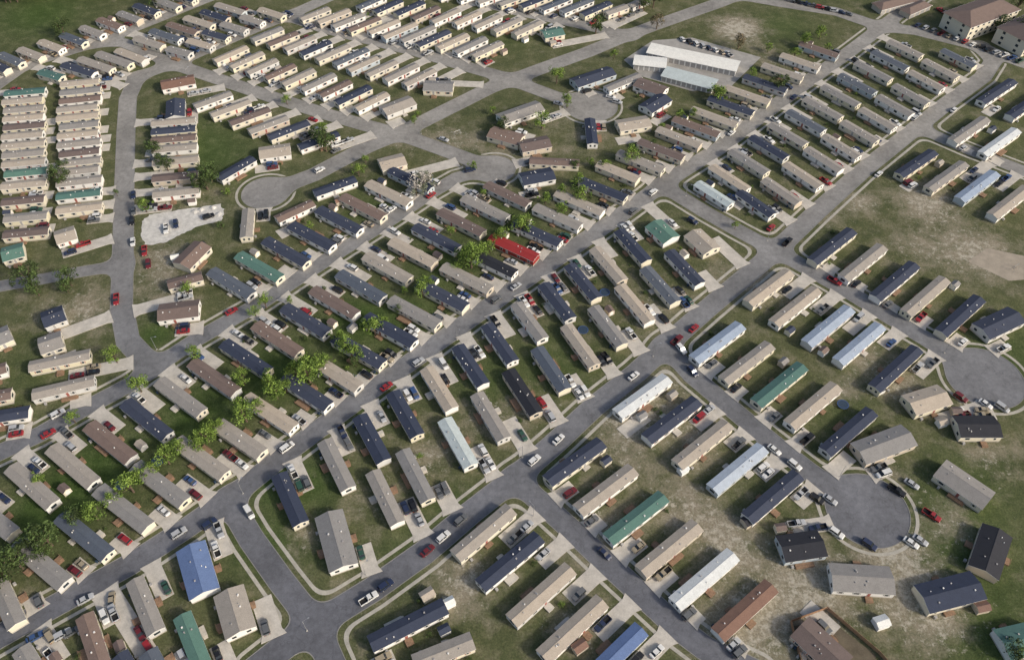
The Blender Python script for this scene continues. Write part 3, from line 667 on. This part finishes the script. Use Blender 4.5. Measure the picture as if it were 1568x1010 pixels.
def fence(pts):
    mb=MB()
    for k in range(len(pts)-1):
        A=W(*pts[k]);B=W(*pts[k+1]);d=B-A;L=np.hypot(*d);u=d/L;n=np.array([-u[1],u[0]])*.03
        m=int(L/.16)
        for i in range(m):
            a=A+u*i*.16;b=a+u*.14;h=1.8+.03*R()
            for sg in(-1,1): mb.face([(a[0]+sg*n[0],a[1]+sg*n[1],0),(b[0]+sg*n[0],b[1]+sg*n[1],0),(b[0]+sg*n[0],b[1]+sg*n[1],h),(a[0]+sg*n[0],a[1]+sg*n[1],h)],M_wood)
            mb.face([(a[0]-n[0],a[1]-n[1],h),(b[0]-n[0],b[1]-n[1],h),(b[0]+n[0],b[1]+n[1],h),(a[0]+n[0],a[1]+n[1],h)],M_wood)
        for i in range(int(L/2.4)+1):
            a=A+u*i*2.4; mb.box(a[0]-.07,a[0]+.07,a[1]-.07,a[1]+.07,0,1.9,M_wood)
    obj("wooden_fence",mb.mesh("wooden_fence"))
fence([(1228,1025),(1210,952),(1265,932),(1345,1000),(1370,1028)])
sheet("fenced_yard_soil",ragged([(1216,958),(1263,940),(1340,1004),(1352,1022),(1232,1022)]),.015,mat_simple("bare_soil",(.12,.10,.07),.95,.35,.3,fine=3))
def lamp(px,py,ang):
    p=W(px,py); mb=MB(); mb.cyl((0,0,0),(0,0,7),.1,.06,8,M_steel); mb.cyl((0,0,6.9),(1.6,0,7.4),.045,.035,6,M_steel)
    mb.box(1.5,2.15,-.16,.16,7.34,7.5,M_steel,True); mb.box(1.6,2.1,-.12,.12,7.29,7.338,M_lens,True); mb.box(-.25,.25,-.25,.25,0,.15,M_conc)
    obj("street_lamp",mb.mesh("street_lamp"),(p[0],p[1],0),ang)
for a in [(817,790,2.4),(1000,545,0),(1175,368,-1),(372,755,1),(800,700,4),(645,205,0),(1050,300,-.8),(470,965,.5),(1285,730,.5),(1446,540,.5),(700,520,-.8),(560,880,.8),(885,290,-.8),(545,590,-.8),(240,535,0),(290,125,1)]: lamp(*a)
def swing(px,py):
    p=W(px,py); mb=MB()
    for x in(-1.6,1.6):
        for y in(-.9,.9): mb.cyl((x,y,0),(x,0,2.4),.05,.05,6,M_steel)
    mb.cyl((-1.6,0,2.4),(1.6,0,2.4),.05,.05,6,M_steel)
    for x in(-.7,.7):
        mb.box(x-.22,x+.22,-.1,.1,.5,.55,M_tyre,True)
        for q in(-.2,.2): mb.cyl((x+q,0,.55),(x+q,0,2.4),.012,.012,4,M_steel)
    obj("playground_swing",mb.mesh("playground_swing"),(p[0],p[1],0.05),.6)
swing(1553,412); swing(700,207)
# ---------------------------------------------------------------- camera & light
cam=bpy.data.cameras.new("camera"); cam.sensor_width=36; cam.lens=36*FOC/1568; cam.clip_end=20000; cam.clip_start=1
co=bpy.data.objects.new("camera",cam); co.location=(0,0,H); co.rotation_euler=(math.pi/2-PITCH,0,0); col.objects.link(co); scene.camera=co
el=math.radians(30); saz=math.radians(118)
to_sun=(math.sin(saz)*math.cos(el),math.cos(saz)*math.cos(el),math.sin(el))
from mathutils import Vector
sl=bpy.data.lights.new("sun",'SUN'); sl.energy=3.2; sl.angle=math.radians(6); sl.color=(1,.92,.80)
so=bpy.data.objects.new("sun",sl); so.rotation_euler=Vector(to_sun).to_track_quat('Z','Y').to_euler(); so.location=(0,0,300); col.objects.link(so)
w=bpy.data.worlds.new("World"); scene.world=w; w.use_nodes=True; nt=w.node_tree
sky=nt.nodes.new("ShaderNodeTexSky"); sky.sky_type='NISHITA'; sky.sun_disc=False; sky.sun_elevation=el; sky.sun_rotation=saz; sky.dust_density=4
nt.links.new(sky.outputs[0],nt.nodes["Background"].inputs[0]); nt.nodes["Background"].inputs[1].default_value=.15
scene.view_settings.view_transform='Standard'; scene.view_settings.look='None'; scene.view_settings.exposure=0
